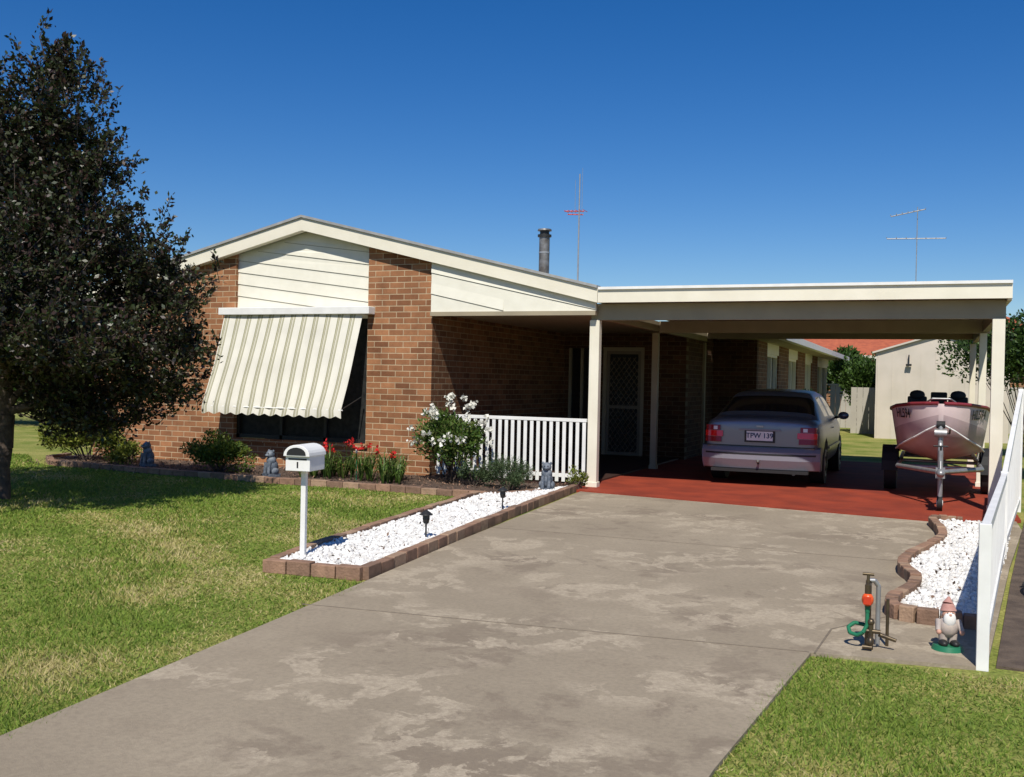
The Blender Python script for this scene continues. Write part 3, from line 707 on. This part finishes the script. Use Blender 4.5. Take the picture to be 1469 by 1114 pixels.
b.path([(0,-.9,.44),(0,-.2,.42)],.035,mGalv); b.path([(0,-.3,.42),(-.5,.8,.40),(-.5,3.7,.40)],.03,mGalv); b.path([(0,-.3,.42),(.5,.8,.40),(.5,3.7,.40)],.03,mGalv)
for y in(.8,1.9,3.0,3.7): b.tube((-.5,y,.40),(.5,y,.40),.022,.022,mGalv,8)
b.tube((-.62,1.8,.31),(.62,1.8,.31),.025,.025,mGalv)
for s in(-1,1):
    b.tube((s*.54,1.8,.28),(s*.70,1.8,.28),.28,.28,mBlack,24); b.tube((s*.695,1.8,.28),(s*.705,1.8,.28),.15,.15,mWhite,16)
    n=8
    for i in range(n):
        a0=math.pi*i/n;a1=math.pi*(i+1)/n
        vs=[(s*.52,1.8+.34*math.cos(a0),.28+.34*math.sin(a0)),(s*.73,1.8+.34*math.cos(a0),.28+.34*math.sin(a0)),(s*.73,1.8+.34*math.cos(a1),.28+.34*math.sin(a1)),(s*.52,1.8+.34*math.cos(a1),.28+.34*math.sin(a1))]
        b.add(vs,[(0,1,2,3)],mBlack)
    b.box(s*.6-.06,s*.6+.06,3.72,3.76,.42,.52,mTail)
b.path([(0,-.25,.42),(0,-.05,.75),(0,-.03,1.0)],.03,mGalv); b.tube((-.07,-.08,.88),(.07,-.08,.88),.05,.05,mGalv,12); b.path([(.07,-.08,.88),(.10,-.08,.88),(.10,-.2,.94)],.01,mDark)
b.tube((-.05,-.02,.98),(.05,-.02,.98),.045,.045,mBlack,12)
b.tube((0,-.65,.10),(0,-.65,.70),.028,.028,mGalv,12); b.tube((0,-.65,.70),(0,-.65,.75),.012,.012,mDark); b.tube((-.08,-.65,.75),(.08,-.65,.75),.01,.01,mDark)
b.tube((-.03,-.65,.085),(.03,-.65,.085),.085,.085,mBlack,18); b.tube((-.035,-.65,.085),(.035,-.65,.085),.04,.04,mWhite,12)
b.ball((0,-.95,.46),(.05,.09,.05),mGalv); b.tube((.0,-.85,.48),(0,-.78,.58),.012,.012,mGalv); b.box(-.05,.05,-.72,-.58,.38,.5,mGalv)
b.build('frame',tr)

# ---------------------------------------------------------------- background structures
sh=empty('garden_shed'); b=MB(); sx0,sx1,sy=-1.45,2.0,30.6
poly=[(sx0,0),(sx1,0),(sx1,2.45),((sx0+sx1)/2,3.0),(sx0,2.45)]
b.prism(poly,'Y',sy,sy+4,mShed)
x=sx0+.05
while x<sx1: b.box(x,x+.02,sy-.01,sy,.0,2.45,mShed); x+=.38
b.build('walls',sh)
b=MB(); mx=(sx0+sx1)/2
b.prism([(sx0-.1,2.43),(mx,3.0),(mx,3.05),(sx0-.1,2.48)],'Y',sy-.1,sy+4.1,mShed); b.prism([(mx,3.0),(sx1+.1,2.43),(sx1+.1,2.48),(mx,3.05)],'Y',sy-.1,sy+4.1,mShed); 
b.box(-.59,-.56,sy-.1,sy-.02,2.15,2.4,mDark); b.box(-.65,-.50,sy-.16,sy-.06,2.08,2.14,mDark)
b.build('roof_and_lamp',sh)
b=MB(); y=33.4; x=-2.3
while x<sx0: b.box(x,x+.17,y,y+.03,0,1.45,mFence); x+=.18
y=37.6; x=-3.3
while x<8: b.box(x,x+.17,y,y+.03,0,1.5,mFence); x+=.18
b.box(-3.4,8,y+.03,y+.08,.3,.4,mFence); b.box(-3.4,8,y+.03,y+.08,1.2,1.3,mFence); b.box(-3.4,8,y-.02,y+.05,1.5,1.56,mFence); b.build('back_fence')
nh=empty('neighbour_house'); b=MB(); b.box(-6,6,42,52,0,2.7,mBrickY); b.box(-2,0,41.97,42,.9,2.1,mGlass); b.build('walls',nh)
b=MB(); b.add([(-6.6,41.4,2.65),(6.6,41.4,2.65),(6.6,52.6,2.65),(-6.6,52.6,2.65),(-2,47,4.9),(2,47,4.9)],[(0,1,5,4),(1,2,5),(2,3,4,5),(3,0,4)],mTile)
b.box(-6.6,6.6,41.35,41.5,2.55,2.7,mCream); b.build('roof',nh)

# ---------------------------------------------------------------- vegetation
bush('lime_shrub',(-12.2,12.0,.25),(.95,.45,.55),8000,.06,mYel)
bush('low_shrub',(-9.45,11.75,.2),(.68,.35,.40),5500,.05,mYel[:1]+mYel[2:]+mGreen[1:2])
bush('low_shrub',(-11.3,12.0,.15),(.45,.3,.28),2200,.05,mYel)
bush('rose_bush',(-5.93,12.2,.5),(.58,.42,.60),9000,.055,mRose,lumps=20,flowers=34,fm=mPetal,flz=.08)
bush('rosemary_bush',(-4.95,11.85,.2),(.42,.32,.32),7500,.035,mGrey,asp=.25)
bush('low_shrub',(-5.5,12.0,.15),(.3,.25,.25),1500,.04,mGrey)
bush('low_shrub',(-4.3,12.55,.12),(.2,.15,.2),700,.035,mYel)
bush('background_shrub',(-3.0,38.6,1.4),(2.4,.8,1.6),9000,.16,mGreen)
bush('background_shrub',(-2.1,34.5,1.3),(1.0,.8,1.35),6000,.12,mGreen)
bush('wing_shrub',(-2.75,24.5,.6),(.5,1.3,.7),3500,.09,mDkG)
bush('backyard_tree',(2.0,24.5,1.9),(2.0,1.6,1.5),20000,.10,mDkG+mGreen,lumps=32)
bush('side_tree',(2.6,17.5,1.7),(1.2,1.8,1.85),16000,.09,mDkG+mGreen[:1],lumps=30)
bush('side_shrub',(1.7,11.9,.4),(.5,.8,.6),4500,.05,mDkG)
bush('side_shrub',(1.35,9.3,.15),(.35,.9,.32),3000,.04,mGrey)
bush('hedge',(-21,19.5,.9),(7,1.8,1.7),22000,.14,mDkG,lumps=30)
e=empty('agapanthus_plants'); V=[];mi=[]
for i in range(34):
    cx=rng.uniform(-8.0,-6.4); cy=rng.uniform(11.45,12.3); k0=rng.uniform(.7,1.25)
    for k in range(26):
        a=rng.uniform(0,6.28); L=rng.uniform(.18,.40)*k0; lean=rng.uniform(.5,1.1); dx,dy=math.cos(a)*lean,math.sin(a)*lean; w=.009; px,py=-dy*w,dx*w
        p0=np.array([cx,cy,.04]); p1=p0+np.array([dx*L*.35,dy*L*.35,L*.8]); p2=p0+np.array([dx*L*.9,dy*L*.9,L*rng.uniform(.55,1.1)])
        q=np.array([px,py,0]); V+= [p0-q,p0+q,p1+q,p1-q, p1-q,p1+q,p2+q*.2,p2-q*.2]; m_=rng.integers(0,3); mi+=[m_,m_]
polymesh('strap_leaves',np.array(V),4,mRose,np.array(mi),e)
F=np.stack([rng.uniform(-8.0,-6.6,14),rng.uniform(11.5,12.1,14),rng.uniform(.40,.58,14)],1)
leaves('red_flowers',np.repeat(F,10,0)+rng.normal(size=(140,3))*.018,.05,mRedPetal,e,.8)
b=MB()
for f in F: b.tube((f[0],f[1],.03),f,.004,.003,mGreen[0],4)
b.tube((-7.15,11.75,.05),(-7.15,11.75,.5),.008,.008,mGreenP,6); b.tube((-7.15,11.75,.42),(-7.15,11.75,.5),.014,.014,mWhite,8)
b.build('stems',e)
n=5000; x=rng.uniform(-12.8,-4.5,n); y=rng.uniform(11.25,12.8,n)
leaves('leaf_litter',np.stack([x,y,np.full(n,.055)],1),.04,[mMulch,mEdge[0],mSoil],asp=.4)

# plum tree
tree=empty('plum_tree'); base=np.array([-9.56,8.15,0]); ra=np.array([.923,.384,0]); fo=np.array([-.384,.923,0])
blobs=[ # offset right, offset back, height, radii
 (.62,.0,4.25,.52,.6,.75),(.35,.2,3.75,.80,.9,.8),(-.15,.2,4.1,.55,.8,.70),(-.9,0,3.9,.8,1.1,1.0),(.95,0,3.75,.42,.5,.38),
 (.75,-.2,2.95,.85,1.0,.6),(1.45,.1,2.75,.65,.8,.50),(1.85,0,2.35,.55,.6,.36),(1.5,-.1,1.85,.75,.9,.50),(2.0,0,1.75,.4,.5,.28),
 (.5,.2,2.2,1.2,1.3,.85),(-.4,0,2.4,1.2,1.3,1.0),(-1.4,.2,2.6,1.1,1.2,1.1),(.8,.1,1.35,.85,.9,.45),(1.7,.1,1.35,.6,.7,.30),(-.2,.3,1.6,.9,1.0,.5),(-1.6,0,1.7,1.0,1.0,.6),(.3,0,3.3,.9,1,.7),(.60,0,4.85,.17,.2,.32),
 (1.1,.1,.98,.65,.7,.22),(.55,.3,1.0,.4,.5,.2),(.15,.0,3.0,.9,.8,.8),
 (.3,-1.5,1.85,1.2,1.1,.45),(1.2,-1.2,1.75,.8,.9,.40),(-.9,-1.5,1.9,1.2,1.1,.5),(.5,-1.2,2.4,1.0,.8,.5)]
b=MB()
def curve(p0,p1,r0,r1,n=5,j=.06):
    p0=np.array(p0,float);p1=np.array(p1,float); prev=p0
    for i in range(1,n+1):
        t=i/n; q=p0+(p1-p0)*t+ (rng.normal(size=3)*j if i<n else 0); q[2]+=.12*math.sin(math.pi*t)
        b.tube(prev,q,r0+(r1-r0)*(i-1)/n,r0+(r1-r0)*t,mBark,7,False); prev=q
fork=base+ra*.05+np.array([0,0,.95]); curve(base,fork,.12,.10,4,.015)
top=base+ra*.35+np.array([0,0,3.6]); curve(fork,top,.085,.04,7,.05)
LP=[];LB=[]
wts=np.array([B[3]*B[4]*B[5] for B in blobs])**.75; wts/=wts.sum()
for bi,B in enumerate(blobs):
    c=base+ra*B[0]+fo*B[1]+np.array([0,0,B[2]])
    t=np.clip((B[2]-1.3)/2.6,0,1)*.8; st=fork+(top-fork)*t; curve(st,c,.045*(1-.4*t),.018,5,.07)
    nt=int(2700*wts[bi])+22
    for k in range(nt):
        d=rng.normal(size=3); d/=np.linalg.norm(d); d[2]+=.25
        rr=rng.uniform(.35,1.0)**.6*rng.choice([1,1,1,1.15,1.32])
        tip=c+(ra*d[0]*B[3]+fo*d[1]*B[4]+np.array([0,0,d[2]*B[5]]))*rr
        L=rng.uniform(.25,.5); dirv=(tip-c)/max(np.linalg.norm(tip-c),.05)+np.array([0,0,.45])+rng.normal(size=3)*.35; dirv/=np.linalg.norm(dirv)
        s0=tip-dirv*L; b.tube(s0,tip,.005,.002,mBark,3,False)
        if k%4==0: b.tube(c+(s0-c)*.2,s0,.012,.005,mBark,4,False)
        m_=44; u=rng.uniform(0,1.05,(m_,1)); pp=s0+(tip-s0)*u+rng.normal(size=(m_,3))*(.055*(1.15-u))
        LP.append(pp); LB.append(np.repeat(dirv[None],m_,0))
b.build('trunk_and_limbs',tree)
LP=np.concatenate(LP);LB=np.concatenate(LB); leaves('foliage',LP,.062,mPlum,tree,.55,LB,.8)

# ---------------------------------------------------------------- light, sky, camera
w=bpy.data.worlds.new('World'); scn.world=w; w.use_nodes=True; nt=w.node_tree
sky=nt.nodes.new('ShaderNodeTexSky'); sky.sky_type='NISHITA'; sky.sun_disc=False
d2s=Vector((.2,-.8,1.0)).normalized(); sky.sun_elevation=math.asin(d2s.z); sky.sun_rotation=math.atan2(d2s.x,d2s.y)
sky.air_density=1.0; sky.dust_density=.2; sky.ozone_density=5.0; sky.altitude=200
hs=nt.nodes.new('ShaderNodeHueSaturation'); hs.inputs['Saturation'].default_value=1.34; hs.inputs['Hue'].default_value=.510
nt.links.new(sky.outputs[0],hs.inputs['Color']); nt.links.new(hs.outputs[0],nt.nodes['Background'].inputs[0]); nt.nodes['Background'].inputs[1].default_value=.095
sl=bpy.data.lights.new('sun','SUN'); sl.energy=5.0; sl.angle=math.radians(.5); sl.color=(1,.95,.85)
so=bpy.data.objects.new('sun',sl); scn.collection.objects.link(so); so.rotation_euler=(-d2s).to_track_quat('-Z','Y').to_euler(); so.location=(5,-10,20)

th=math.radians(22.6); p=math.radians(.48); r=math.radians(1.2)
F=Vector((-math.sin(th)*math.cos(p),math.cos(th)*math.cos(p),-math.sin(p))); R0=Vector((math.cos(th),math.sin(th),0)); U0=R0.cross(F)
U=U0*math.cos(r)-R0*math.sin(r); R=R0*math.cos(r)+U0*math.sin(r)
cam=bpy.data.cameras.new('camera'); cam.sensor_width=36; cam.lens=36*1441/1469; cam.clip_end=2000
co=bpy.data.objects.new('camera',cam); scn.collection.objects.link(co)
mat=Matrix((R,U,-F)).transposed().to_4x4(); mat.translation=Vector((0,0,1.45)); co.matrix_world=mat
scn.camera=co
